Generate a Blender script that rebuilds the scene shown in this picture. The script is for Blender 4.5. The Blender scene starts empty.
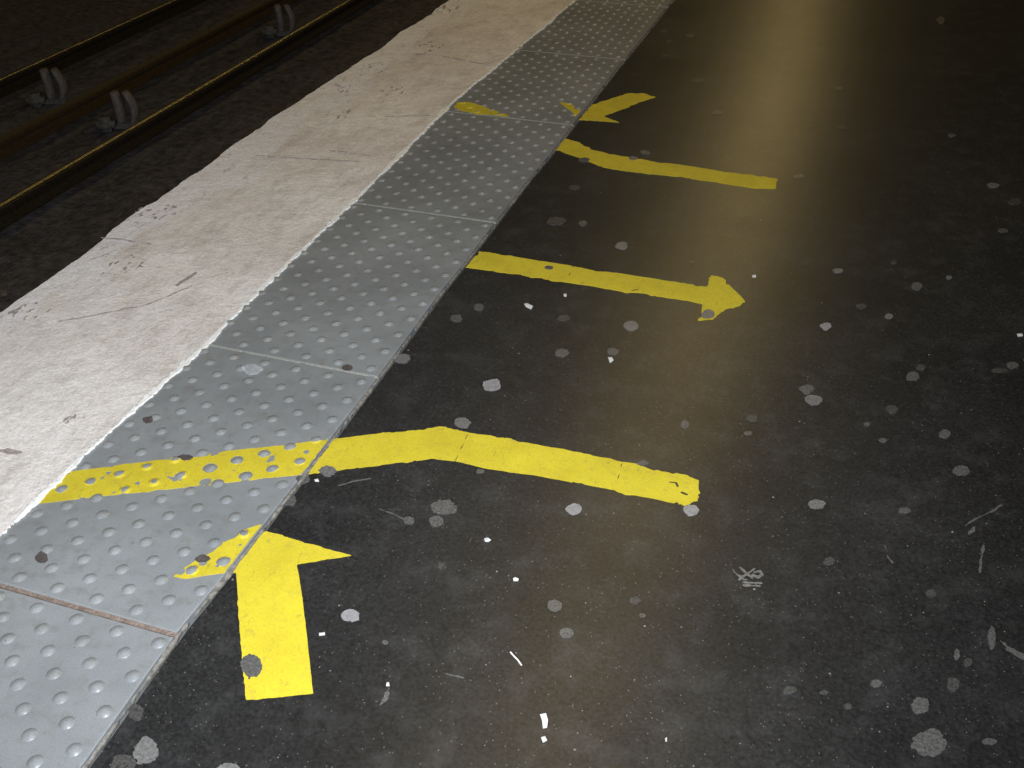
import bpy, bmesh, math, random
import numpy as np
from mathutils import Matrix, Vector

# ------------------------------------------------------------ camera
sc = bpy.context.scene
COL = sc.collection
F_PX, YAW, PITCH, ROLL = 1016.41, -0.342908, 0.618856, -0.021086
CAM = np.array([0, 0, 1.5])
fwd = np.array([math.sin(YAW)*math.cos(PITCH), math.cos(YAW)*math.cos(PITCH), -math.sin(PITCH)])
rt0 = np.array([math.cos(YAW), -math.sin(YAW), 0]); up0 = np.cross(rt0, fwd)
rt = rt0*math.cos(ROLL)+up0*math.sin(ROLL); up = -rt0*math.sin(ROLL)+up0*math.cos(ROLL)
cd = bpy.data.cameras.new('camera'); cam = bpy.data.objects.new('camera', cd); COL.objects.link(cam)
cd.sensor_width = 36; cd.lens = F_PX/1024*36; cd.clip_start = .02; cd.clip_end = 200
cam.matrix_world = Matrix(((rt[0], up[0], -fwd[0], CAM[0]), (rt[1], up[1], -fwd[1], CAM[1]), (rt[2], up[2], -fwd[2], CAM[2]), (0, 0, 0, 1)))
sc.camera = cam
vs = sc.view_settings
vs.view_transform = 'Standard'; vs.look = 'None'; vs.gamma = 1; vs.use_curve_mapping = False; vs.exposure = 0.0

# ------------------------------------------------------------ world and lights
w = bpy.data.worlds.new('station_air'); sc.world = w; w.use_nodes = True
w.node_tree.nodes['Background'].inputs[0].default_value = (1.0, .80, .50, 1)
w.node_tree.nodes['Background'].inputs[1].default_value = .014

def area(name, loc, aim, sx, sy, power, col, spread=180):
    l = bpy.data.lights.new(name, 'AREA'); l.shape = 'RECTANGLE'; l.size = sx; l.size_y = sy
    l.energy = power; l.color = col; l.spread = math.radians(spread)
    o = bpy.data.objects.new(name, l); COL.objects.link(o); o.location = loc
    d = Vector(aim)-Vector(loc)
    o.rotation_euler = d.to_track_quat('-Z', 'Y').to_euler()
    return o
# fluorescent row over the platform, running along it
tube = area('platform_tube_row', (-1.12, 10.0, 4.0), (-1.12, 10.0, 0), .22, 17.0, 92, (1.0, .72, .28))
tube.rotation_euler = (0, 0, 0)
# lamp row on the far side of the tracks
side = area('tunnel_tube_row', (-10.5, 9.0, 2.6), (-10.5, 9.0, 0), .25, 22.0, 30, (1.0, .74, .28))
side.rotation_euler = (0, math.radians(-50), 0)
# the hand camera's own flash, a small lamp beside the lens
fl = bpy.data.lights.new('camera_flash', 'SPOT'); fl.energy = 450; fl.color = (.86, .925, 1.0)
fl.spot_size = math.radians(128); fl.spot_blend = 1.0; fl.shadow_soft_size = .012
flo = bpy.data.objects.new('camera_flash', fl); COL.objects.link(flo)
flo.location = (-.06, .0, 1.54)
flo.rotation_euler = Vector((fwd[0]-.14, fwd[1]-.02, fwd[2]+.16)).to_track_quat('-Z', 'Y').to_euler()

# ------------------------------------------------------------ helpers
def gp(pts, z=0.0):
    """pixels of the photograph to points on the level z"""
    px = np.atleast_2d(np.asarray(pts, float))
    d = fwd+np.outer((px[:, 0]-512)/F_PX, rt)-np.outer((px[:, 1]-384)/F_PX, up)
    t = (z-CAM[2])/d[:, 2]
    return (CAM+d*t[:, None])[:, :2]
rng = np.random.default_rng(7)
_tab = rng.random((256, 256))
def vnoise(x, y, f):
    x = np.asarray(x)*f+37.3; y = np.asarray(y)*f+91.7
    i = np.floor(x).astype(int); j = np.floor(y).astype(int); u = x-i; v = y-j
    u = u*u*(3-2*u); v = v*v*(3-2*v)
    g = lambda a, b: _tab[a % 256, b % 256]
    return (g(i, j)*(1-u)+g(i+1, j)*u)*(1-v)+(g(i, j+1)*(1-u)+g(i+1, j+1)*u)*v-.5
def fnoise(x, y, f):
    return vnoise(x, y, f)+.5*vnoise(x, y, f*2.1)+.25*vnoise(x, y, f*4.3)
def sdf_poly(X, Y, P):
    P = np.asarray(P); d = np.full(X.shape, 1e9); s = np.ones(X.shape)
    n = len(P)
    for i in range(n):
        a = P[i]; b = P[i-1]; e = b-a; wx = X-a[0]; wy = Y-a[1]
        t = np.clip((wx*e[0]+wy*e[1])/(e@e+1e-12), 0, 1)
        bx = wx-e[0]*t; by = wy-e[1]*t
        d = np.minimum(d, bx*bx+by*by)
        c1 = Y >= a[1]; c2 = Y < b[1]; c3 = e[0]*wy > e[1]*wx
        flip = (c1 & c2 & c3) | (~c1 & ~c2 & ~c3)
        s = np.where(flip, -s, s)
    return s*np.sqrt(d)
def sdf_line(X, Y, P, r):
    d = np.full(X.shape, 1e9)
    for i in range(len(P)-1):
        a = np.array(P[i]); e = np.array(P[i+1])-a
        t = np.clip(((X-a[0])*e[0]+(Y-a[1])*e[1])/(e@e+1e-12), 0, 1)
        d = np.minimum(d, np.hypot(X-a[0]-e[0]*t, Y-a[1]-e[1]*t))
    return d-r

def link(name, me, mat, parent=None, smooth=False):
    o = bpy.data.objects.new(name, me); COL.objects.link(o)
    if mat: me.materials.append(mat)
    if smooth:
        me.polygons.foreach_set('use_smooth', [True]*len(me.polygons))
    if parent is not None: o.parent = parent
    return o
def tag(o, label=None, cat=None, group=None, kind=None):
    if label: o['label'] = label
    if cat: o['category'] = cat
    if group: o['group'] = group
    if kind: o['kind'] = kind
    return o

def patch_mesh(name, field, box, cell, zf, thick=.0012, dome=None):
    """mesh of the region field<0 on a height zf, with a thickness and side walls"""
    x0, y0, x1, y1 = box
    nx = max(3, int((x1-x0)/cell)+1); ny = max(3, int((y1-y0)/cell)+1)
    xs = np.linspace(x0, x1, nx); ys = np.linspace(y0, y1, ny)
    X, Y = np.meshgrid(xs, ys, indexing='ij')
    Fv = field(X, Y)
    Fv = np.where(np.abs(Fv) < 1e-7, 1e-7, Fv)
    vid = {}; V = []; tris = []
    def vert(i, j):
        k = (i, j)
        if k not in vid: vid[k] = len(V); V.append((X[i, j], Y[i, j]))
        return vid[k]
    def cut(a, b):
        k = (a, b) if a < b else (b, a)
        k2 = ('e', k)
        if k2 not in vid:
            fa, fb = Fv[a], Fv[b]; t = fa/(fa-fb)
            vid[k2] = len(V); V.append((X[a]+(X[b]-X[a])*t, Y[a]+(Y[b]-Y[a])*t))
        return vid[k2]
    cellmin = np.minimum(np.minimum(Fv[:-1, :-1], Fv[1:, :-1]), np.minimum(Fv[:-1, 1:], Fv[1:, 1:]))
    for i, j in zip(*np.where(cellmin < 0)):
        i = int(i); j = int(j)
        q = [(i, j), (i+1, j), (i+1, j+1), (i, j+1)]
        if all(Fv[a] < 0 for a in q):
            tris.append([vert(*a) for a in q]); continue
        for T in ((q[0], q[1], q[2]), (q[0], q[2], q[3])):
            poly = []
            for n in range(3):
                a = T[n]; b = T[(n+1) % 3]
                if Fv[a] < 0: poly.append(vert(*a))
                if (Fv[a] < 0) != (Fv[b] < 0): poly.append(cut(a, b))
            if len(poly) >= 3: tris.append(poly)
    if not tris: return None
    P = np.array(V); Z = zf(P[:, 0], P[:, 1])+thick
    if dome is not None: Z = Z+dome(P[:, 0], P[:, 1])
    n = len(P)
    verts = [(P[k, 0], P[k, 1], Z[k]) for k in range(n)]
    ed = {}
    for f in tris:
        for k in range(len(f)):
            e = (f[k], f[(k+1) % len(f)]); ed[e] = ed.get(e, 0)+1
    low = {}; faces = list(tris)
    zb = zf(P[:, 0], P[:, 1])-.0004
    def lo(k):
        if k not in low:
            low[k] = len(verts); verts.append((P[k, 0], P[k, 1], zb[k]))
        return low[k]
    for (a, b) in list(ed):
        if (b, a) not in ed: faces.append([b, a, lo(a), lo(b)])
    me = bpy.data.meshes.new(name); me.from_pydata(verts, [], faces); me.update()
    return me

def recentre(o):
    me = o.data; n = len(me.vertices); c = np.empty(n*3); me.vertices.foreach_get('co', c); c = c.reshape(-1, 3)
    m = (c.min(0)+c.max(0))/2; m[2] = c[:, 2].min()
    c -= m; me.vertices.foreach_set('co', c.ravel()); me.update(); o.location = m
    return o

# ------------------------------------------------------------ materials
def mat(name):
    m = bpy.data.materials.new(name); m.use_nodes = True
    nt = m.node_tree; b = nt.nodes['Principled BSDF']
    return m, nt, b
def N(nt, t, **kw):
    n = nt.nodes.new(t)
    for k, v in kw.items():
        if k in n.inputs: n.inputs[k].default_value = v
        else: setattr(n, k, v)
    return n
def coords(nt, scale=(1, 1, 1)):
    g = N(nt, 'ShaderNodeNewGeometry'); mp = N(nt, 'ShaderNodeMapping')
    nt.links.new(g.outputs['Position'], mp.inputs[0]); mp.inputs['Scale'].default_value = scale
    return mp.outputs[0]
def noise(nt, co, scale, detail=4, rough=.55):
    n = N(nt, 'ShaderNodeTexNoise'); n.inputs['Scale'].default_value = scale; n.inputs['Detail'].default_value = detail
    n.inputs['Roughness'].default_value = rough; nt.links.new(co, n.inputs['Vector']); return n.outputs[0]
def ramp(nt, fac, stops):
    r = N(nt, 'ShaderNodeValToRGB'); e = r.color_ramp.elements
    while len(e) < len(stops): e.new(.5)
    for k, (p, c) in enumerate(stops):
        e[k].position = p; e[k].color = (c, c, c, 1) if isinstance(c, (int, float)) else (*c, 1)
    nt.links.new(fac, r.inputs[0]); return r.outputs[0]
def mix(nt, fac, a, b, mode='MIX'):
    m = N(nt, 'ShaderNodeMix', data_type='RGBA', blend_type=mode)
    for k, v in ((0, fac), (6, a), (7, b)):
        if hasattr(v, 'links'): nt.links.new(v, m.inputs[k])
        elif k == 0: m.inputs[0].default_value = v
        else: m.inputs[k].default_value = (*v, 1)
    return m.outputs[2]
def math_(nt, op, a, b):
    m = N(nt, 'ShaderNodeMath', operation=op)
    for k, v in ((0, a), (1, b)):
        if hasattr(v, 'links'): nt.links.new(v, m.inputs[k])
        else: m.inputs[k].default_value = v
    return m.outputs[0]
def bump(nt, b, h, strength, dist):
    n = N(nt, 'ShaderNodeBump'); n.inputs['Strength'].default_value = strength; n.inputs['Distance'].default_value = dist
    nt.links.new(h, n.inputs['Height']); nt.links.new(n.outputs[0], b.inputs['Normal'])
def specks(nt, co, scale, size, keep):
    """sparse round grains: voronoi cells, only some kept"""
    v = N(nt, 'ShaderNodeTexVoronoi'); v.inputs['Scale'].default_value = scale; nt.links.new(co, v.inputs['Vector'])
    d = math_(nt, 'LESS_THAN', v.outputs['Distance'], size)
    s = N(nt, 'ShaderNodeSeparateColor'); nt.links.new(v.outputs['Color'], s.inputs[0])
    k = math_(nt, 'LESS_THAN', s.outputs[0], keep)
    return math_(nt, 'MULTIPLY', math_(nt, 'MULTIPLY', d, k), s.outputs[1])
def setc(nt, b, c): nt.links.new(c, b.inputs['Base Color'])

# dark smooth floor
M_FLOOR, nt, b = mat('dark_asphalt'); co = coords(nt)
c = ramp(nt, noise(nt, co, 1.6, 6, .6), [(.3, (.0140, .0138, .0141)), (.7, (.0275, .0270, .0268))])
gr = ramp(nt, noise(nt, co, 140, 3, .7), [(.35, .60), (.75, 1.7)])
c = mix(nt, 1.0, c, gr, 'MULTIPLY')
dust = ramp(nt, noise(nt, co, 11, 6, .72), [(.50, 0.0), (.76, .17)])
c = mix(nt, dust, c, (.16, .155, .15))
co2 = coords(nt)
sp = specks(nt, co2, 90, .14, .05); c = mix(nt, math_(nt, 'MULTIPLY', sp, .55), c, (.45, .43, .40))
sp = specks(nt, co2, 38, .09, .05); c = mix(nt, math_(nt, 'MULTIPLY', sp, .7), c, (.45, .43, .40))
sp = specks(nt, co2, 210, .26, .09); c = mix(nt, math_(nt, 'MULTIPLY', sp, .30), c, (.5, .47, .42))
setc(nt, b, c)
rg = ramp(nt, noise(nt, co, 4, 5, .6), [(.3, .31), (.7, .345)]); nt.links.new(rg, b.inputs['Roughness'])
b.inputs['Specular IOR Level'].default_value = .62
bump(nt, b, noise(nt, co, 150, 2, .6), .10, .0012)

# grey tactile slab
M_SLAB, nt, b = mat('grey_slab'); co = coords(nt)
c = ramp(nt, noise(nt, co, 3.2, 6, .62), [(.3, (.195, .204, .207)), (.72, (.288, .297, .301))])
c = mix(nt, ramp(nt, noise(nt, co, 26, 5, .7), [(.50, 0.0), (.74, .60)]), c, (.165, .150, .128))
c = mix(nt, ramp(nt, noise(nt, co, 9, 4, .6), [(.60, 0.0), (.80, .30)]), c, (.36, .37, .37))
gr = ramp(nt, noise(nt, co, 320, 2, .7), [(.3, .86), (.7, 1.12)]); c = mix(nt, 1.0, c, gr, 'MULTIPLY')
sp = specks(nt, co, 60, .10, .03); c = mix(nt, sp, c, (.06, .05, .045))
setc(nt, b, c)
b.inputs['Roughness'].default_value = .34; b.inputs['Specular IOR Level'].default_value = .6
bump(nt, b, noise(nt, co, 180, 3, .6), .18, .0008)

# white painted coping
M_WHITE, nt, b = mat('worn_white_paint'); co = coords(nt)
c = ramp(nt, noise(nt, co, 2.3, 6, .65), [(.3, (.72, .655, .61)), (.7, (.95, .90, .865))])
st = coords(nt, (1.0, .45, 1))
c = mix(nt, ramp(nt, noise(nt, st, 13, 8, .78), [(.47, 0.0), (.70, .60)]), c, (.42, .365, .32))
c = mix(nt, ramp(nt, noise(nt, st, 5, 12, .86), [(.62, 0.0), (.68, .70)]), c, (.30, .26, .23))
c = mix(nt, ramp(nt, noise(nt, coords(nt, (1.6, .35, 1)), 30, 6, .8), [(.58, 0.0), (.70, .5)]), c, (.36, .32, .29))
c = mix(nt, ramp(nt, noise(nt, co, 7, 5, .6), [(.55, 0.0), (.75, .6)]), c, (.80, .77, .76))
sx = N(nt, 'ShaderNodeSeparateXYZ'); nt.links.new(co, sx.inputs[0])
wob = math_(nt, 'ADD', sx.outputs[0], math_(nt, 'MULTIPLY', math_(nt, 'SUBTRACT', noise(nt, coords(nt, (1, .3, 1)), 6, 6, .7), .5), .9))
outer = ramp(nt, math_(nt, 'ADD', wob, 3.0), [(.88, .75), (1.0, 0.0)])
c = mix(nt, outer, c, (.90, .875, .90))
c = mix(nt, math_(nt, 'MULTIPLY', outer, ramp(nt, noise(nt, coords(nt, (1.2, .5, 1)), 24, 8, .85), [(.56, 0.0), (.62, .8)])), c, (.33, .29, .27))
gr = ramp(nt, noise(nt, co, 150, 3, .75), [(.3, .80), (.7, 1.12)]); c = mix(nt, 1.0, c, gr, 'MULTIPLY')
setc(nt, b, c); b.inputs['Roughness'].default_value = .7; b.inputs['Specular IOR Level'].default_value = .3
h = math_(nt, 'ADD', noise(nt, co, 14, 8, .7), math_(nt, 'MULTIPLY', noise(nt, co, 120, 3, .7), .25))
bump(nt, b, h, .65, .012)

M_BEAD, nt, b = mat('white_bead'); co = coords(nt)
c = ramp(nt, noise(nt, co, 60, 4, .7), [(.30, (.60, .57, .52)), (.45, (.92, .91, .88))]); setc(nt, b, c)
b.inputs['Roughness'].default_value = .6; bump(nt, b, noise(nt, co, 90, 4, .7), .5, .004)

# yellow paint
M_YEL, nt, b = mat('yellow_marking'); co = coords(nt)
c = ramp(nt, noise(nt, co, 9, 5, .65), [(.3, (.53, .420, .028)), (.7, (.65, .530, .036))])
c = mix(nt, ramp(nt, noise(nt, co, 42, 6, .75), [(.54, 0.0), (.74, .60)]), c, (.36, .27, .07))
c = mix(nt, ramp(nt, noise(nt, coords(nt, (1, .3, 1)), 60, 5, .8), [(.60, 0.0), (.70, .7)]), c, (.22, .17, .06))
gr = ramp(nt, noise(nt, co, 260, 3, .7), [(.3, .88), (.7, 1.10)]); c = mix(nt, 1.0, c, gr, 'MULTIPLY')
setc(nt, b, c); b.inputs['Roughness'].default_value = .55; b.inputs['Specular IOR Level'].default_value = .35
bump(nt, b, noise(nt, co, 200, 3, .6), .2, .0008)

def plain(name, col, rough=.7, var=.25, scale=60, metal=0.0, bmp=.3, dist=.002):
    m, nt, b = mat(name); co = coords(nt)
    c = ramp(nt, noise(nt, co, scale, 5, .65), [(.3, tuple(v*(1-var) for v in col)), (.7, tuple(v*(1+var) for v in col))])
    setc(nt, b, c); b.inputs['Roughness'].default_value = rough; b.inputs['Metallic'].default_value = metal
    b.inputs['Specular IOR Level'].default_value = .35
    bump(nt, b, noise(nt, co, scale*2, 4, .6), bmp, dist)
    return m
M_JOINT = plain('joint_dirt', (.22, .165, .135), .85, .5, 120)
M_JOINTP = plain('pale_joint', (.34, .33, .29), .8, .3, 120)
M_RIM = plain('pale_edging', (.21, .195, .17), .7, .6, 70)
M_GUM = [plain('gum_dark', (.060, .058, .054), .4, .6, 170), plain('gum_faint', (.094, .091, .086), .4, .55, 170),
         plain('gum_mid', (.145, .140, .134), .45, .4, 150), plain('gum_pale', (.25, .24, .24), .5, .25, 110)]
for m_ in M_GUM: m_.node_tree.nodes['Principled BSDF'].inputs['Specular IOR Level'].default_value = .6; m_.node_tree.nodes['Principled BSDF'].inputs['Roughness'].default_value = .32
M_BLACKGUM = plain('gum_black', (.085, .072, .068), .6, .4, 120)
M_PAPER = plain('white_paper', (.60, .59, .57), .7, .1)
M_PALE = plain('pale_scuff', (.105, .10, .095), .5, .4, 200)
M_PATCH = plain('pale_stain', (.37, .38, .40), .6, .2, 50)
M_DIRT = plain('dark_grime', (.36, .31, .28), .85, .4, 120)
M_BED = plain('ballast_grime', (.088, .080, .083), .9, .6, 14, 0, .8, .03)
M_WALLC = plain('sooty_concrete', (.035, .028, .028), .9, .5, 9, 0, .5, .01)
M_RUST = plain('rusty_steel', (.022, .016, .010), .55, .5, 40, 0, .4, .003)
M_BROWN = plain('brown_steel', (.050, .034, .016), .5, .4, 40, 0, .4, .003)
M_STEEL = plain('worn_steel', (.85, .74, .42), .40, .15, 30, 1.0, .15, .001)
M_WOOD = plain('dark_timber', (.035, .027, .020), .85, .5, 18, 0, .5, .006)
M_CERAM = plain('dusty_ceramic', (.15, .135, .13), .6, .35, 40)
M_CONC = plain('dusty_block', (.105, .105, .10), .85, .4, 40)

# ------------------------------------------------------------ traced edges of the platform
Lpx = [(0, 537), (60, 478), (110, 432), (205, 345), (280, 271), (360, 195), (405, 150), (455, 100), (515, 51), (575, 0)]
Rpx = [(82.5, 767), (122.5, 711), (150, 672), (180, 630), (225, 576), (270, 518), (306, 471.5), (338.5, 429), (373, 384), (397, 352), (441, 292), (467, 260), (496, 222), (527, 182), (554, 150), (579.5, 117), (617, 69), (644.5, 36), (673.5, 0)]
Epx = [(0, 314), (20, 300), (40, 286), (60, 273), (80, 258), (100, 243), (115, 229), (130, 218), (145, 208), (157, 202), (170, 192), (184, 182), (200, 172),
       (215, 160), (235, 145), (256, 131), (262, 128), (268, 121), (290, 108), (320, 88), (345, 72), (360, 62), (380, 50), (400, 33), (420, 22), (432, 15), (436, 10), (450, 0)]
def edge_fn(px):
    P = gp(px); P = P[np.argsort(P[:, 1])]
    a, b_ = P[0], P[-1]; xm = P[:, 0].mean()
    ys = np.concatenate([[-2.0], P[:, 1], [16.0]]); xs = np.concatenate([[a[0]], P[:, 0], [b_[0]]])
    return lambda y: np.interp(y, ys, xs)
XL, XR, XE = edge_fn(Lpx), edge_fn(Rpx), edge_fn(Epx)
Z_SLAB = .0; Z_FLOOR = -.002

# ------------------------------------------------------------ setting
def strip(name, fa, fb, y0, y1, n, nx, zt, zb, m, smooth=False, zfun=None):
    """solid strip between two edge curves"""
    V = []; Fc = []; ys = np.linspace(y0, y1, n)
    for y in ys:
        for k in range(nx+1):
            x = fa(y)+(fb(y)-fa(y))*k/nx
            V.append((x, y, zt+(zfun(x, y) if zfun else 0)))
    L = nx+1
    for i in range(n-1):
        for k in range(nx): Fc.append((i*L+k, i*L+k+1, (i+1)*L+k+1, (i+1)*L+k))
    o0 = len(V)
    for y in ys: V.append((fa(y), y, zb)); V.append((fb(y), y, zb))
    for i in range(n-1):
        a = i*L; c_ = (i+1)*L; p = o0+2*i
        Fc.append((a, c_, p+2, p)); Fc.append((a+nx, p+1, p+3, c_+nx)); Fc.append((p, p+2, p+3, p+1))
    Fc.append(tuple([k for k in range(L)][::-1])+(o0, o0+1)); q = (n-1)*L
    Fc.append(tuple(range(q, q+L))+(o0+2*(n-1)+1, o0+2*(n-1)))
    me = bpy.data.meshes.new(name); me.from_pydata(V, [], Fc); me.update()
    return link(name, me, m, None, False)

fl_o = strip('floor', lambda y: XR(y)+.012, lambda y: 3.2, -1.5, 14, 160, 1, Z_FLOOR, -.25, M_FLOOR)
tag(fl_o, 'dark speckled asphalt platform floor with a soft brown lamp reflection', 'floor', kind='structure')
cop = strip('trim_1', lambda y: XE(y)+.006*float(fnoise(y, 3.1, 22)), lambda y: XL(y)-.001, -1.5, 14, 1400, 10, .004, -.13, M_WHITE,
            zfun=lambda x, y: .003*float(vnoise(x, y, 9)))
tag(cop, 'worn white painted concrete platform edge beside the tracks', 'platform edge', kind='structure')
wl = strip('wall_left', lambda y: -2.34, lambda y: 3.2, -1.5, 14, 20, 1, -.27, -1.45, M_WALLC)
tag(wl, 'sooty platform wall below the white edge', 'wall', kind='structure')
sub = strip('trim_2', lambda y: float(XE(y))+.10, lambda y: float(XR(y))+.02, -1.5, 14, 80, 1, -.028, -.26, M_JOINT)
tag(sub, 'dirty bedding in the joints between the grey slabs', 'joint bedding', kind='structure')
# pale edging line between slabs and dark floor
def rim_field(X, Y):
    d = np.abs(X-(XR(Y)+.004))
    return d-(.0028+.0040*fnoise(X, Y, 24)+.0025*fnoise(X, Y, 90))
me = patch_mesh('trim_3', rim_field, (-1.25, -.2, -.95, 9), .003, lambda x, y: np.full(x.shape, Z_FLOOR-.003), thick=.0052)
tag(link('trim_3', me, M_RIM), 'pale worn edging line between grey slabs and dark floor', 'edging', kind='structure')
# ragged white bead along the coping
def bead_field(X, Y):
    wdt = .0055+.009*np.clip(fnoise(0*X+2.2, Y, 9)+.15, -.25, 1)
    return np.abs(X-(XL(Y)+.001-.003*vnoise(0*X, Y, 11)))-wdt-.007*fnoise(X, Y, 45)-.004*fnoise(X, Y, 110)
def bead_z(x, y): return .0035+.0015*vnoise(x, y, 60)
me = patch_mesh('trim_4', bead_field, (-1.72, -.2, -1.50, 9.5), .0035, lambda x, y: np.full(x.shape, -.001), thick=.0, dome=bead_z)
o = link('trim_4', me, M_BEAD, None, True); o.location.z = .0015
tag(o, 'ragged bright white paint bead between white edge and grey slabs', 'paint line', kind='structure')

# cracks and scuffs of the white coping: children of it
def worn_line(name, px, r, parent, m, z, jit=.006, cell=.003, lvl=.6, seed=0):
    P = gp(px); x0, y0 = P.min(0)-.03; x1, y1 = P.max(0)+.03
    def f(X, Y):
        Xn = X+jit*fnoise(X+seed, Y, 28); Yn = Y+jit*fnoise(X, Y+seed+5, 28)
        return sdf_line(Xn, Yn, P, r)+r*lvl*2*fnoise(X+seed, Y, 60)
    me = patch_mesh(name, f, (x0, y0, x1, y1), cell, lambda x, y: np.full(x.shape, z), thick=.0008)
    return link(name, me, m, parent) if me else None
def scuff(name, px, rx, ry, parent, m, z, thr=.10, seed=0, f0=26, cell=.0035):
    """patch broken up by noise, rx and ry in metres across and along the platform"""
    cx, cy = gp([px])[0]
    def f(X, Y):
        q = np.sqrt(((X-cx)/rx)**2+((Y-cy)/ry)**2)
        return (thr-fnoise(X*1.3+seed, Y*.7, f0))*.02+np.maximum(q-.55, 0)*.03
    me = patch_mesh(name, f, (cx-rx*1.3, cy-ry*1.3, cx+rx*1.3, cy+ry*1.3), cell, lambda x, y: np.full(x.shape, z), thick=.0008)
    return link(name, me, m, parent) if me else None
ZC = .0062
for k, L in enumerate([[(415, 55), (440, 57), (490, 67)], [(60, 323), (90, 318), (150, 306), (192, 288)], [(102, 239), (125, 241), (150, 246)],
                       [(256, 157), (300, 160), (360, 163)], [(90, 261), (110, 256)], [(0, 453), (20, 455)],
                       [(177, 287), (195, 275)], [(330, 152), (370, 157)], [(385, 118), (430, 117)]]):
    worn_line('crack', L, .0022 if k not in (5, 6) else .006, cop, M_DIRT, ZC, seed=k*3.1)
for k, (px, rx, ry) in enumerate([((30, 312), .10, .07), ((160, 213), .13, .10), ((372, 70), .12, .16), ((430, 48), .10, .14), ((448, 10), .10, .16), ((128, 265), .10, .10),
                                  ((345, 88), .10, .12), ((395, 92), .09, .10), ((110, 273), .06, .08), ((72, 422), .05, .04), ((340, 116), .08, .10)]):
    scuff('scuff', px, rx, ry, cop, M_DIRT, ZC-.0006, thr=.33+.04*(k % 3), seed=k*1.7, f0=62, cell=.0025)

# ------------------------------------------------------------ tactile slabs
R_D, H_D = .0145, .0056
PX = .0953; ROW = .0419
rows = [(.985, -1), (1.042, 1.8775), (1.939, 2.802), (2.858, 3.697), (3.752, 4.535), (4.592, 5.43), (5.49, 6.33), (6.39, 7.23)]
DOMES = []
def slab_domes(k):
    a, b_ = rows[k]
    if b_ < 0: ys = [a-i*.0405 for i in range(21)]
    else: ys = [a+(b_-a)*i/20 for i in range(21)]
    D = []
    for i, y in enumerate(ys):
        off = 0 if i % 2 == 0 else PX/2
        xr = -1.079+(-.002 if k == 0 else 0)
        if k == 0: xr = -1.071
        if k == 1: xr = -1.0675-.0135*(y-1.04)/.84
        if k >= 2: xr = -1.082
        if k >= 5: xr = -1.086
        for j in range(6):
            x = xr-off-j*PX*(.985 if k <= 1 else 1.0)
            if x < XL(y)+.006 or x > XR(y)-.02: continue
            D.append((x, y))
    return D
def dome_profile(r): return np.where(r < R_D, H_D*(1-(np.clip(r, 0, R_D)/R_D)**2.0), 0.0)
def make_slab(k, label):
    D = slab_domes(k); DOMES.extend(D)
    yj0 = (rows[k-1][1]+rows[k][0])/2 if k > 1 else (1.0128 if k == 1 else 1.0128-.905)
    yj1 = (rows[k][1]+rows[k+1][0])/2 if 0 < k < len(rows)-1 else (1.0128 if k == 0 else rows[k][1]+.03)
    if k == 1: yj0 = 1.0128
    g0 = .0055 if k == 1 else .0022; g1 = .0055 if k == 0 else .0022
    y0 = yj0+g0; y1 = yj1-g1
    V = []; Fc = []
    n = 24; ys = np.linspace(y0, y1, n)
    bev = .0025
    prof = []
    for y in ys:
        ins = bev if y in (ys[0], ys[-1]) else 0
        xl = float(XL(y))-.02; xr = float(XR(y))-.004
        prof.append((xl, xr, y))
    # top surface ring slightly inset and side walls
    for (xl, xr, y) in prof:
        yy = y+(bev if y == ys[0] else (-bev if y == ys[-1] else 0))
        V.append((xl+bev, yy, Z_SLAB)); V.append((xr-bev, yy, Z_SLAB))
    for i in range(n-1): Fc.append((2*i, 2*i+1, 2*i+3, 2*i+2))
    ring = [2*i+1 for i in range(n)]+[2*i for i in range(n)][::-1]
    outer = {}
    for i in ring:
        r = i//2; xl, xr, y = prof[r]
        outer[i] = (len(V), len(V)+1); x = xr if i % 2 else xl
        V.append((x, y, Z_SLAB-bev)); V.append((x, y, Z_SLAB-.027))
    for a, c_ in zip(ring, ring[1:]+ring[:1]):
        Fc.append((a, outer[a][0], outer[c_][0], c_)); Fc.append((outer[a][0], outer[a][1], outer[c_][1], outer[c_][0]))
    Fc.append(tuple(outer[i][1] for i in ring))
    nflat = len(Fc)
    S = 18; rs = [0, .25, .5, .7, .85, .95, 1.0, 1.10]
    rr = random.Random(k)
    for (x, y) in D:
        hs = H_D*rr.uniform(.85, 1.08); b0 = len(V); V.append((x, y, Z_SLAB+hs))
        for q in rs[1:]:
            z = Z_SLAB+(hs*(1-q**2.0) if q <= 1 else -.0004)
            for s in range(S):
                t = 2*math.pi*s/S; V.append((x+R_D*q*math.cos(t), y+R_D*q*math.sin(t), z))
        for s in range(S): Fc.append((b0, b0+1+s, b0+1+(s+1) % S))
        for r in range(len(rs)-2):
            for s in range(S):
                a = b0+1+r*S; Fc.append((a+s, a+S+s, a+S+(s+1) % S, a+(s+1) % S))
    me = bpy.data.meshes.new('tactile_slab'); me.from_pydata(V, [], Fc); me.update()
    me.polygons.foreach_set('use_smooth', [i >= nflat for i in range(len(me.polygons))])
    o = link('tactile_slab', me, M_SLAB); recentre(o)
    tag(o, label, 'paving slab', 'studded grey paving slabs in a row')
    return o, yj0, yj1
slab_labels = ['nearest grey studded slab, cut off by the bottom left corner, below the wide dirty joint',
               'grey studded slab crossed by the yellow stripe, beside the near yellow arrow',
               'grey studded slab without paint, left of the yellow right-pointing arrow stripe',
               'grey studded slab with half a faded yellow smear at its far joint',
               'grey studded slab with small yellow flecks, beside the far yellow arrow',
               'grey studded slab near the top of the photo, beyond the far yellow arrow',
               'farthest grey studded slab, only its near end inside the photo']
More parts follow.
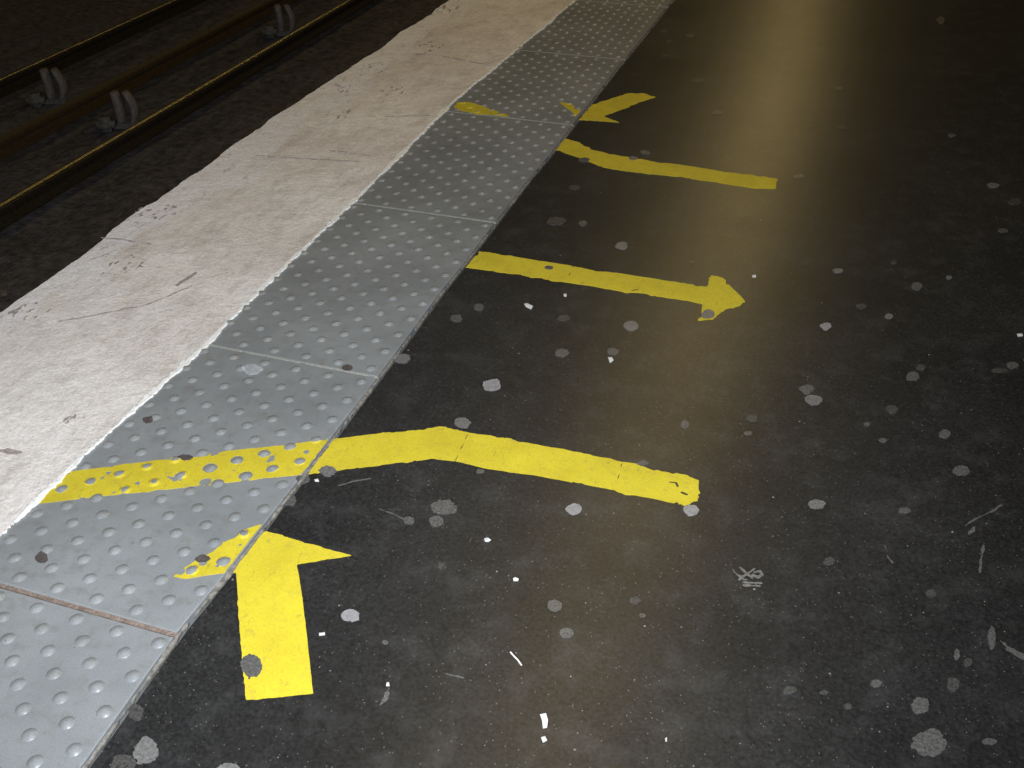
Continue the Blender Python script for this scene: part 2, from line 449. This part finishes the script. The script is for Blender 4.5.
for k in range(7):
    slab, ya, yb = make_slab(k, slab_labels[k])
    if 0 < k:
        # filler of the joint on this slab's near side
        wj = .0045 if k == 1 else .0019
        f = lambda X, Y, ya=ya, wj=wj: np.maximum(np.abs(Y-ya)-wj-.0016*fnoise(X, Y, 50), np.maximum(XL(Y)-X-.01, X-XR(Y)-.002))
        me = patch_mesh('trim_5', f, (-1.72, ya-.012, -.98, ya+.012), .0025, lambda x, y: np.full(x.shape, -.0032), thick=.0035 if k > 1 else .002)
        tag(link('trim_5' if k == 1 else 'trim_%d' % (4+k), me, M_JOINT if k == 1 else M_JOINTP), 'dirt filled joint line between two grey studded slabs', 'joint', kind='structure')
DOMES = np.array(DOMES)
def dome_z(x, y):
    z = np.zeros(x.shape)
    for (dx, dy) in DOMES:
        m = (np.abs(x-dx) < R_D) & (np.abs(y-dy) < R_D)
        if m.any(): z[m] = np.maximum(z[m], dome_profile(np.hypot(x[m]-dx, y[m]-dy)))
    return z
def base_z(x, y): return np.where(x < XR(y)-.004, Z_SLAB, Z_FLOOR)

# ------------------------------------------------------------ yellow markings
def seg_holes(X, Y, lines, r):
    d = np.full(X.shape, 1e9)
    for L in lines: d = np.minimum(d, sdf_line(X, Y, gp(L), r))
    return d
def marking(name, polys, rag=.004, cell=.004, worn=(), wear=.5, spots=(), creases=(), tile_rag=.004, seed=0, fac=1.0, crisp=False):
    PP = [gp(p) for p in polys]
    A = np.vstack(PP); x0, y0 = A.min(0)-.02; x1, y1 = A.max(0)+.02
    near = [d for d in DOMES if x0-.03 < d[0] < x1+.03 and y0-.03 < d[1] < y1+.03]
    def f(X, Y):
        d = np.full(X.shape, 1e9)
        for P in PP: d = np.minimum(d, sdf_poly(X, Y, P))
        nz = fnoise(X+seed, Y, 38)
        low = fnoise(X+seed, Y+9, 14)
        r_ = np.where(low > -.05, rag*(1+2*low), rag*.3)
        d = d+r_*nz*1.6+np.where(r_ > rag*.6, rag*2.4, rag*.5)*np.maximum(fnoise(X+seed, Y+3, 75)-.08, 0)
        gap = np.abs(X-(XR(Y)+.001))-.006-.004*nz
        d = np.maximum(d, -gap)
        on = (X < XR(Y)-.004)
        d = np.where(on, np.maximum(d, (fnoise(X+seed*3, Y, 48)-.50+.55*np.maximum(vnoise(X, Y+seed, 8), 0)*-1)*.02), d)
        for i, (dx, dy) in enumerate(near):
            h = ((i*37+int(seed*10)) % 17)/17
            rr = R_D*(.55+.62*h*wear*2)
            q = np.hypot(X-dx, Y-dy)-rr-.0050*fnoise(X, Y+seed, 70)
            d = np.maximum(d, -q)
        for (px, r) in spots:
            c_ = gp([px])[0]; q = np.hypot(X-c_[0], Y-c_[1])-r-.5*r*fnoise(X, Y+seed, 60); d = np.maximum(d, -q)
        for (L, r) in worn:
            q = sdf_line(X, Y, gp(L), r)+.6*r*fnoise(X, Y, 80); d = np.maximum(d, -q)
        return d
    me = patch_mesh(name, f, (x0, y0, x1, y1), cell, base_z, thick=.0009, dome=dome_z)
    o = link(name, me, M_YEL); recentre(o)
    return o
arrA = marking('yellow_arrow', [[(236, 571), (262, 529), (308, 543), (352, 555), (297, 564), (303, 600), (313, 693), (245, 700), (242, 655), (238, 600)],
                                [(172, 577), (182, 570), (200, 558), (213, 552), (222, 543), (235, 538), (247, 529), (262, 524), (266, 530), (236, 572), (209, 575), (186, 579)]],
               rag=.0016, cell=.003, wear=.62, seed=1.3, spots=[((219, 541), .004), ((203, 563), .009), ((240, 545), .004), ((190, 573), .004)])
tag(arrA, 'large yellow arrow in the foreground with its head on the grey slab edge', 'floor arrow')
strB = marking('yellow_stripe', [[(37, 504), (52, 488), (68, 472), (130, 464), (190, 456), (255, 448), (323, 440), (391, 431.5), (441, 426.5), (468, 431), (511, 439), (574, 451.5), (622, 461.5), (640, 463), (652, 467),
                                  (687, 475), (699, 480), (699, 501), (684, 505), (662, 500), (587, 485), (537, 475), (491, 469), (456, 461), (431, 458), (411, 461), (336, 470), (303, 474.5), (255, 480), (195, 486.5), (137, 493), (100, 496.5)]],
               rag=.0042, cell=.0035, wear=.55, seed=2.9, worn=[([(670, 481.5), (676, 482), (678, 486)], .0028), ([(682, 492), (687, 494)], .0032),
                                                                   ([(468, 433), (455, 461)], .0011), ([(622, 463), (616, 486)], .0010)],
               spots=[((179, 476), .011), ((205, 482), .012), ((167, 457), .010), ((643, 462), .012), ((175, 480), .006), ((306, 452), .007), ((272, 457), .006), ((187, 457), .008)])
tag(strB, 'long bent yellow stripe crossing the grey slabs onto the dark floor', 'floor stripe')
strC = marking('yellow_arrow', [[(466, 267), (479, 251), (507, 255), (538, 260), (569, 265), (599, 271), (620, 273), (659, 279), (682, 282.5), (707, 286), (712, 275), (720, 275), (735, 290), (746, 301.5), (720, 312.5),
                                 (712, 319), (704, 320), (698, 320), (701, 312), (703, 304), (687, 300), (667, 297.6), (640, 293), (620, 291), (593, 286), (554, 280), (527, 276), (507, 272.5), (480, 269)]],
               rag=.0048, cell=.004, seed=4.4, worn=[([(573, 266), (567, 280)], .0012), ([(632, 290), (638, 289)], .003), ([(700, 317), (704, 312)], .003)])
tag(strC, 'yellow arrow pointing right, halfway up the dark floor', 'floor arrow')
strD = marking('yellow_stripe', [[(555, 149.5), (563, 137), (578, 142), (592, 149), (613, 154.5), (627.5, 156.5), (660, 162), (679, 164), (730, 172), (777, 178), (776, 188.6), (754, 188), (715, 182), (679, 176.5), (660, 174.5),
                                  (620, 170), (602, 166.6), (580.6, 158)],
                                 [(456, 102), (470, 102), (494, 110), (512, 117), (495, 115.5), (475, 114), (454, 109)]],
               rag=.0045, cell=.005, seed=6.1, wear=.35)
tag(strD, 'far bent yellow stripe with a blunt right end, worn away across the grey slab', 'floor stripe')
strE = marking('yellow_arrow', [[(580, 117), (592, 104.5), (627.5, 93), (644, 93), (655, 97), (640, 102), (604, 116), (619, 122), (578, 119.5)],
                                [(559, 102), (566, 103), (577, 107), (581, 111), (575, 117), (571, 111), (564, 106)]], rag=.004, cell=.005, seed=7.7, wear=.6)
tag(strE, 'farthest yellow arrow, small, pointing left at the grey slabs', 'floor arrow')

# ------------------------------------------------------------ flattened gum
def spot(px, rx, ry, m, label, cat='gum', group=None, name='chewing_gum_spot', rot=0, seed=None, z=None, ring=False):
    c_ = gp([px])[0]
    ax = (gp([(px[0]+rx, px[1])])[0]-c_); ay = (gp([(px[0], px[1]-ry)])[0]-c_)
    Mx = np.linalg.inv(np.array([ax, ay]).T)
    R = max(np.linalg.norm(ax), np.linalg.norm(ay))*1.45
    sd = seed if seed is not None else px[0]*.37+px[1]*.11
    rad = min(np.linalg.norm(ax), np.linalg.norm(ay))
    cr, sr = math.cos(rot), math.sin(rot)
    def f(X, Y):
        U = Mx[0, 0]*(X-c_[0])+Mx[0, 1]*(Y-c_[1]); W = Mx[1, 0]*(X-c_[0])+Mx[1, 1]*(Y-c_[1])
        q = np.hypot(U*cr+W*sr, -U*sr+W*cr)
        n = .34*vnoise(U+sd, W, 1.3)+.22*vnoise(U+sd, W, 4)+.12*vnoise(U+sd, W, 9)
        d = (q-1+n)
        if ring: d = np.maximum(d, -(q-.55+n))
        return d*rad
    bz = (lambda x, y: base_z(x, y)) if z is None else (lambda x, y: np.full(x.shape, z))
    me = patch_mesh(name, f, (c_[0]-R, c_[1]-R, c_[0]+R, c_[1]+R), R/16, bz, thick=.0016, dome=dome_z if z is None and c_[0] < XR(c_[1]) else None)
    if me is None: return
    o = link(name, me, m, None, False); recentre(o)
    return tag(o, label, cat, group)
G0, G1, G2, G3 = M_GUM
GR = 'flattened gum spots on the dark floor'
named = [
 (492, 385, 9, 6, 3, 'pale grey gum spot just above the bend of the long yellow stripe'),
 (462, 423, 8, 5, 2, 'grey round gum spot touching the peak of the long bent yellow stripe'),
 (444, 507, 12, 7, 1, 'wide dull gum spot, upper of two touching below the stripe bend'),
 (436, 521, 7, 5, 1, 'small rough gum spot just under the wide dull one below the stripe bend'),
 (328, 471, 8, 5, 2, 'grey gum spot on the lower stripe edge where stripe leaves the slabs'),
 (303, 479, 7, 4, 1, 'flat grey gum spot at slab edge just below the long yellow stripe'),
 (290, 500, 6, 5, 1, 'dull gum spot against the slab edge above the near yellow arrow'),
 (574, 509, 8, 5.5, 3, 'pale round gum spot alone below the right half of the long stripe'),
 (691, 510, 8, 5, 3, 'pale oval gum spot under the blunt end of the long yellow stripe'),
 (643, 463, 6, 2.5, 1, 'thin grey gum smear on the upper edge of the long stripe'),
 (807, 389, 7, 5, 1, 'dim gum spot, upper of a touching pair right of centre'),
 (814, 400, 8, 5.5, 2, 'grey gum spot, lower of a touching pair right of centre'),
 (961, 470, 8, 5, 1, 'dull oval gum spot near the right edge, level with the long stripe end'),
 (945, 433, 6, 4.5, 1, 'pinkish grey gum spot near the right edge above the dull oval one'),
 (892, 409, 6, 4, 0, 'barely visible gum ring right of the touching pair'),
 (816, 504, 8, 5, 2, 'small slanted pale gum spot on the right half of the floor'),
 (351, 615, 9, 6, 3, 'pale pointed gum spot just right of the near arrow shaft'),
 (554, 605, 7, 6, 1, 'rough dull gum spot, upper of two in the lower middle'),
 (567, 633, 7, 5, 1, 'rough dull gum spot, lower of two in the lower middle'),
 (635, 600, 5, 4, 0, 'faint gum spot in the lower middle, right of the two rough ones'),
 (930, 742, 18, 12, 1, 'largest gum blotch, rough grey, in the lower right corner'),
 (920, 705, 8, 8, 1, 'five-sided dull gum spot above the largest blotch, lower right'),
 (953, 684, 6, 7, 0, 'faint round gum spot above right of the five-sided one'),
 (992, 637, 4, 11, 1, 'tall thin pale smear near the right edge, lower part'),
 (146, 751, 13, 13, 2, 'big grey oval gum blob at the bottom left beside the slabs'),
 (124, 764, 12, 11, 0, 'dark smudgy gum blob left of the big grey oval one'),
 (228, 769, 11, 6, 2, 'grey gum spot cut off by the bottom edge below the near arrow'),
 (136, 712, 7, 8, 0, 'dim smear against the slab edge in the lower left'),
 (403, 358, 8, 5, 2, 'grey gum spot touching the slab edge above the long stripe'),
 (456, 318, 6, 4, 1, 'grey gum spot near the slab edge below the right-pointing arrow, left one'),
 (479, 307, 5, 3.5, 1, 'small dull gum spot below the left start of the right-pointing arrow'),
 (622, 245, 6, 4, 2, 'pale gum spot above the shaft of the right-pointing arrow'),
 (631, 326, 8, 5, 2, 'pale gum spot below the shaft of the right-pointing arrow'),
 (562, 353, 7, 4, 1, 'dull gum spot, left of a level pair in the middle'),
 (613, 351, 6, 3.6, 1, 'dull gum spot, right of a level pair in the middle, above a white crumb'),
 (583, 223, 4, 2.6, 1, 'tiny gum spot between far stripe and right-pointing arrow'),
 (556, 221, 9, 4, 0, 'smudged dark gum between far stripe and right-pointing arrow, near slabs'),
 (708, 314, 6, 4.2, 2, 'grey gum spot on the lower barb of the right-pointing arrow'),
 (549, 267.5, 4, 1.8, 1, 'tiny grey gum spot on the shaft of the right-pointing arrow'),
 (633, 158, 4, 1.8, 2, 'small grey gum spot on the upper edge of the far yellow stripe'),
 (584, 159.5, 5, 2, 1, 'small grey gum spot on the lower edge of the far stripe'),
 (838, 270.5, 5, 2.8, 2, 'small gum spot, upper right of the right-pointing arrow tip'),
 (826, 326, 5.4, 3.8, 3, 'bright round gum spot right of and below the arrow tip'),
 (861, 306, 5, 2.6, 0, 'faint gum spot above right of the bright round one'),
 (889, 316, 4, 2.6, 2, 'small gum spot further right, level with the arrow head'),
 (949, 277, 3, 1.8, 2, 'tiny pale gum spot at far right, level with the arrow tip'),
 (941, 20, 4, 4, 1, 'small gum spot high in the upper right corner'),
 (993, 185, 6, 2.3, 2, 'flat pale gum spot at the right edge, level with the far stripe'),
 (1015, 201, 7, 3, 0, 'dim gum spot touching the right edge'),
 (717, 112.5, 5, 2, 1, 'flat gum spot right of the farthest arrow'),
 (913, 376, 7, 4, 1, 'slanted dull gum smear at far right above the touching pair'),
]
for (x, y, rx, ry, g, lab) in named:
    z = None
    if (x, y) in ((328, 471), (708, 314), (549, 267.5), (633, 158), (643, 463), (584, 159.5)): z = Z_FLOOR+.0006
    spot((x, y), rx, ry, M_GUM[g], lab, 'gum', GR, z=z)
spot((251, 666), 10, 11, G1, 'grey gum blob covering the left edge of the near arrow shaft', 'gum', GR, z=Z_FLOOR+.0006)
faint = [(409, 520, 5, 4), (487, 540, 4, 2), (442, 566, 4, 4), (480, 471, 4, 2), (685, 424, 4, 4), (752, 418, 5, 4), (748, 433, 4, 2), (883, 440, 4, 2), (829, 561, 5, 4), (867, 424, 3, 2),
         (385, 642, 3, 2), (876, 683, 6, 4), (990, 741, 7, 3), (931, 593, 5, 4), (692, 262, 3, 1.6), (894, 262, 3, 1.8), (917, 286, 5, 4), (1003, 230, 5, 2), (921, 367, 5, 3), (839, 88, 4, 1.6),
         (841, 127, 5, 2), (952, 135, 4, 1.6), (799, 176, 5, 2), (664, 30, 3, 1.2), (690, 35, 4, 1.6), (669, 41, 2.5, 1.2), (665, 55, 3, 1.2), (698, 80, 7, 2.4), (645, 152, 5, 2), (575, 187, 5, 2.2),
         (1012, 365, 6, 3), (1000, 370, 8, 2), (790, 690, 6, 4), (848, 706, 4, 3), (824, 692, 5, 2), (957, 654, 3, 5), (968, 662, 4, 4), (905, 510, 6, 3), (642, 615, 3, 2), (564, 318, 6, 3)]
for (x, y, rx, ry) in faint:
    spot((x, y), rx, ry, G1 if (x+y) % 2 else G0, 'small faint grey gum fleck on the dark floor', 'gum', 'small faint gum flecks on the dark floor')
# spots on the slabs
DG = 'gum and dirt spots on the grey slabs'
spot((42, 558), 6, 5, M_BLACKGUM, 'dark oval gum spot on the grey slab below the stripe start', 'gum', DG)
spot((203, 559), 8, 3.6, M_BLACKGUM, 'dark reddish gum spot on the slab at the near arrow head', 'gum', DG)
spot((347, 368), 5, 3, M_BLACKGUM, 'dark gum spot on the joint left of the dark floor', 'gum', DG)
spot((186, 458), 7, 3, M_BLACKGUM, 'dark smear on the slab at the upper edge of the long stripe', 'gum', DG)
spot((252, 370), 9, 5, M_PATCH, 'pale milky blot on the grey slab just below a thin joint', 'stain', DG, name='pale_blot')
spot((148, 420), 5, 3, M_BLACKGUM, 'small dark speck pair on slab beside the white bead', 'gum', DG)

# ------------------------------------------------------------ litter
def litter(px_poly, label, name='paper_scrap', m=M_PAPER, h=.0025, cat='litter', z=None):
    P = gp(px_poly); zz = Z_FLOOR if z is None else z
    bm = bmesh.new(); c_ = P.mean(0)
    top = [bm.verts.new((p[0], p[1], zz+h*(.5+.5*((i*7) % 3)/2))) for i, p in enumerate(P)]
    bot = [bm.verts.new((p[0], p[1], zz)) for p in P]
    mid = bm.verts.new((c_[0], c_[1], zz+h*1.5))
    n = len(P)
    for i in range(n):
        j = (i+1) % n
        bm.faces.new((top[i], top[j], mid)); bm.faces.new((bot[i], bot[j], top[j], top[i]))
    bm.faces.new(bot[::-1]); bmesh.ops.recalc_face_normals(bm, faces=bm.faces)
    me = bpy.data.meshes.new(name); bm.to_mesh(me); bm.free()
    o = link(name, me, m); recentre(o); return tag(o, label, cat)
litter([(540, 714), (546, 713), (548, 720), (547, 727), (543, 728), (542, 720)], 'ragged white paper scrap near the bottom middle')
litter([(541, 737), (545, 736), (547, 740), (543, 742)], 'small white crumb just below the ragged paper scrap', 'paper_crumb')
litter([(524, 303.5), (527, 303), (533, 306), (531, 309), (526, 306.5)], 'white rectangular scrap just below the right-pointing arrow shaft')
litter([(608, 357), (612, 357), (613.5, 360), (610, 362.5)], 'bright white crumb beneath the level gum pair in the middle', 'paper_crumb')
litter([(563.5, 293.5), (566.5, 293.5), (566.5, 296), (564, 296)], 'tiny white crumb right of the white rectangular scrap', 'paper_crumb')
litter([(319, 632.5), (325, 632), (325, 634.5), (319, 635)], 'tiny white chip right of the near arrow shaft', 'paper_crumb')
litter([(513, 578), (515, 577), (518.5, 578.5), (518, 580.5), (513.5, 580.5)], 'bright white chip in the lower middle above the pale stick', 'paper_crumb')
litter([(314, 479), (318, 478.5), (319, 481), (315, 481)], 'tiny white chip under the long stripe near the slabs', 'paper_crumb')
litter([(1017, 333.5), (1022, 333), (1023, 335.5), (1018, 336)], 'bright white chip at the right edge', 'paper_crumb')
litter([(484, 538), (488, 537.5), (491, 540), (488, 542), (485, 541.5)], 'white crumb between the long stripe and the bottom middle', 'paper_crumb')
litter([(386.5, 682), (389, 682), (389.5, 685.5), (386, 685.5)], 'pale crumb right of the foot of the near arrow', 'paper_crumb')
litter([(752, 275), (756, 274.5), (756, 277), (752.5, 277)], 'tiny white crumb right above the tip of the right-pointing arrow', 'paper_crumb')
litter([(665, 738), (667, 737), (667, 741), (665.5, 741)], 'tiny upright white chip, right of the ragged paper scrap', 'paper_crumb')
# thin stick (match) and hair-like scratches
def stick(px, r, label, name, m, cat='litter'):
    P = gp(px); n = 8; bm = bmesh.new(); rings = []
    for i, p in enumerate(P):
        q = P[min(i+1, len(P)-1)]-P[max(i-1, 0)]; q = q/np.linalg.norm(q); nrm = np.array([-q[1], q[0]])
        rings.append([bm.verts.new((p[0]+nrm[0]*r*math.cos(t), p[1]+nrm[1]*r*math.cos(t), Z_FLOOR+r*.9+r*math.sin(t))) for t in [2*math.pi*k/n for k in range(n)]])
    for a, c_ in zip(rings, rings[1:]):
        for k in range(n): bm.faces.new((a[k], a[(k+1) % n], c_[(k+1) % n], c_[k]))
    bm.faces.new(rings[0][::-1]); bm.faces.new(rings[-1])
    bmesh.ops.recalc_face_normals(bm, faces=bm.faces)
    me = bpy.data.meshes.new(name); bm.to_mesh(me); bm.free(); o = link(name, me, m); recentre(o); return tag(o, label, cat)
stick([(510.5, 652), (514, 656), (518, 660), (521.5, 665)], .0016, 'thin pale wooden stick on the dark floor, lower middle', 'wooden_stick', M_PAPER)
def scratch(px, r, label, seed=0, lvl=.8, m=M_PALE, jit=.004):
    o = worn_line('scratch', px, r, None, m, Z_FLOOR, jit=jit, cell=.002, lvl=lvl, seed=seed)
    if o: recentre(o); tag(o, label, 'scratch')
scratch([(966, 525), (977, 518), (1002, 505)], .0022, 'pale slanting scratch at the right edge, level with the long stripe end', 1)
scratch([(968, 534), (973, 530), (975, 526)], .003, 'short pale scuff just under the slanting scratch at right', 2)
scratch([(981, 571), (982, 556), (984, 545)], .002, 'upright faint scratch below the slanting one at right', 3)
scratch([(379, 508), (395, 514), (406, 520)], .0012, 'fine scratch below the long stripe, left of the wide dull gum', 4)
scratch([(338, 485), (352, 481), (371, 478)], .0012, 'fine level scratch just under the long stripe near the slabs', 5)
scratch([(445, 673), (460, 676), (472, 680)], .0012, 'fine scratch in the lower left middle right of the arrow foot', 6)
scratch([(386, 692), (385, 698), (379, 705)], .003, 'short row of pale crumbly flecks right of the near arrow foot', 7)
scratch([(1000, 640), (1010, 648), (1022, 655)], .005, 'broken pale smear running out of the right edge', 8)
scratch([(885, 545), (888, 556), (893, 562)], .0012, 'fine curved scratch right of the small slanted gum spot', 9)
# shoe print: crossed bars over two lines
bars = [[(733, 569), (737, 574), (741, 576)], [(740, 567), (747, 573), (752, 577)], [(739, 579), (746, 574), (755, 568)], [(754, 572), (760, 570), (762, 574), (758, 577), (753, 574)],
        [(744, 579), (750, 579.5)], [(743, 581.5), (761, 582.5)], [(744, 584.5), (760, 585.5)]]
def f_print(X, Y):
    d = np.full(X.shape, 1e9)
    for L in bars: d = np.minimum(d, sdf_line(X, Y, gp(L), .0024))
    return d+.003*fnoise(X, Y, 80)
BB = np.vstack([gp(L) for L in bars]); x0, y0 = BB.min(0)-.01; x1, y1 = BB.max(0)+.01
me = patch_mesh('shoe_print', f_print, (x0, y0, x1, y1), .0018, lambda x, y: np.full(x.shape, Z_FLOOR), thick=.0006)
o = link('shoe_print', me, M_GUM[2]); recentre(o); tag(o, 'faint grey shoe print of a cross above two bars', 'shoe print')

# ------------------------------------------------------------ tracks
ZB = -1.25
def bed():
    n, m_ = 110, 200
    xs = np.linspace(-13, -2.3, n); ys = np.linspace(1.0, 22, m_)
    V = []; 
    for i in range(n):
        for j in range(m_):
            V.append((xs[i], ys[j], ZB-.05+.05*float(vnoise(xs[i], ys[j], 5))+.03*float(vnoise(xs[i], ys[j], 13))))
    Fc = [(i*m_+j, (i+1)*m_+j, (i+1)*m_+j+1, i*m_+j+1) for i in range(n-1) for j in range(m_-1)]
    me = bpy.data.meshes.new('track_bed'); me.from_pydata(V, [], Fc); me.update()
    return link('track_bed', me, M_BED, None, True)
tag(bed(), 'dark sooty ballast track bed left of the platform', 'track bed', kind='structure')
RAILS = {}
def rail(x, ztop, label, wide=.034, foot=.065, hgt=.14, shine=.013, m=None):
    y0, y1 = 1.5, 21
    prof = [(-foot, 0), (-foot, .012), (-.012, .03), (-.009, hgt-.045), (-wide, hgt-.032), (-wide, hgt-.008), (-wide*.75, hgt), (wide*.75, hgt), (wide, hgt-.008), (wide, hgt-.032), (.009, hgt-.045), (.012, .03), (foot, .012), (foot, 0)]
    V = []; n = len(prof)
    for y in (y0, y1): V += [(px_, y-y0, pz) for px_, pz in prof]
    Fc = [(k, (k+1) % n, n+(k+1) % n, n+k) for k in range(n)]+[tuple(range(n))[::-1], tuple(range(n, 2*n))]
    root = bpy.data.objects.new('rail', None); COL.objects.link(root); root.location = (x, y0, ztop-hgt)
    tag(root, label, 'rail', 'rails beside the platform')
    me = bpy.data.meshes.new('rail_body'); me.from_pydata(V, [], Fc); me.update(); link('rail_body', me, m or M_RUST, root)
    if shine:
        w_ = shine; V = []
        pr = [(-w_, hgt-.001), (-w_*.8, hgt+.0015), (-w_*.3, hgt+.003), (w_*.3, hgt+.003), (w_*.8, hgt+.0015), (w_, hgt-.001)]
        for y in (0, y1-y0): V += [(a, y, c_) for a, c_ in pr]
        n = len(pr); Fc = [(k, (k+1) % n, n+(k+1) % n, n+k) for k in range(n)]+[tuple(range(n))[::-1], tuple(range(n, 2*n))]
        me = bpy.data.meshes.new('running_surface'); me.from_pydata(V, [], Fc); me.update()
        q = link('running_surface', me, M_STEEL, root); q['label'] = 'narrow shining strip on top of the rail'
    return root
rail(-4.74, -1.10, 'near rail with a thin shining yellowish top line', hgt=.11, foot=.055)
rail(-5.50, -1.10, 'dim brown middle rail between the shining rail and the far rail', wide=.040, shine=0, hgt=.11, m=M_BROWN)
rail(-6.37, -1.10, 'farthest dim rail in the upper left corner', shine=.007, hgt=.11, foot=.055)

def lathe(bm, prof, cx=0, cy=0, cz=0, S=20, ax=None):
    prev = None
    for r, z in prof:
        ring = [bm.verts.new((cx+r*math.cos(2*math.pi*k/S), cy+r*math.sin(2*math.pi*k/S), cz+z)) for k in range(S)]
        if prev:
            for k in range(S): bm.faces.new((prev[k], prev[(k+1) % S], ring[(k+1) % S], ring[k]))
        else: bm.faces.new(ring[::-1])
        prev = ring
    bm.faces.new(prev)
def bmobj(name, bm, m, parent, smooth=True):
    bmesh.ops.recalc_face_normals(bm, faces=bm.faces)
    me = bpy.data.meshes.new(name); bm.to_mesh(me); bm.free(); return link(name, me, m, parent, smooth)
def insulator():
    root = bpy.data.objects.new('rail_bracket', None); COL.objects.link(root)
    bm = bmesh.new()      # rounded block
    bmesh.ops.create_cube(bm, size=1, matrix=Matrix.Translation((-.075, -.055, .05)) @ Matrix.Diagonal((.13, .14, .10, 1)))
    bmesh.ops.bevel(bm, geom=bm.edges[:], offset=.03, segments=4, affect='EDGES')
    bmobj('block', bm, M_CONC, root)
    for x0, r_, bow in ((.005, .036, .012), (.085, .030, .040)):   # two upright bowed ribs
        bm = bmesh.new(); prev = None
        for i in range(11):
            t = i/10; z = .26*t; x = x0+bow*math.sin(math.pi*t); q = 1-.25*abs(2*t-1)**3
            ring = [bm.verts.new((x+r_*q*math.cos(k*math.pi/6), .03+.055*q*math.sin(k*math.pi/6), z)) for k in range(12)]
            if prev:
                for k in range(12): bm.faces.new((prev[k], prev[(k+1) % 12], ring[(k+1) % 12], ring[k]))
            else: bm.faces.new(ring[::-1])
            prev = ring
        bm.faces.new(prev); bmobj('rib', bm, M_CERAM, root)
    bm = bmesh.new()
    bmesh.ops.create_cube(bm, size=1, matrix=Matrix.Translation((.055, .03, .02)) @ Matrix.Diagonal((.17, .15, .04, 1)))
    bmesh.ops.bevel(bm, geom=bm.edges[:], offset=.008, segments=2, affect='EDGES')
    bmobj('base_plate', bm, M_CONC, root, False)
    return root
ins0 = insulator()
spots_i = [((120, 126), 'dusty grey bracket beyond the shining rail, nearest of the three'), ((50, 102), 'dusty grey bracket between the dim middle and far rails'),
           ((280, 34), 'faint grey bracket beyond the shining rail at the top edge')]
for k, (px, lab) in enumerate(spots_i):
    if k == 0: r = ins0
    else:
        r = ins0.copy(); COL.objects.link(r)
        for ch in ins0.children:
            c2 = ch.copy(); COL.objects.link(c2); c2.parent = r
    p = gp([px], -1.27)[0]; r.location = (p[0], p[1], -1.28); r.rotation_euler = (0, 0, .35)
    tag(r, lab, 'bracket', 'dusty brackets between the rails')
# litter down on the track bed
o = litter([(0, 289), (5, 290), (8, 294), (6, 296), (1, 295)], 'beige scrap on the track bed at the left edge', m=M_CERAM)
o.location.z = -1.25; c_ = gp([(3, 293)], -1.25)[0]; o.location.x, o.location.y = c_; o.scale = (1.8, 1.8, 2)
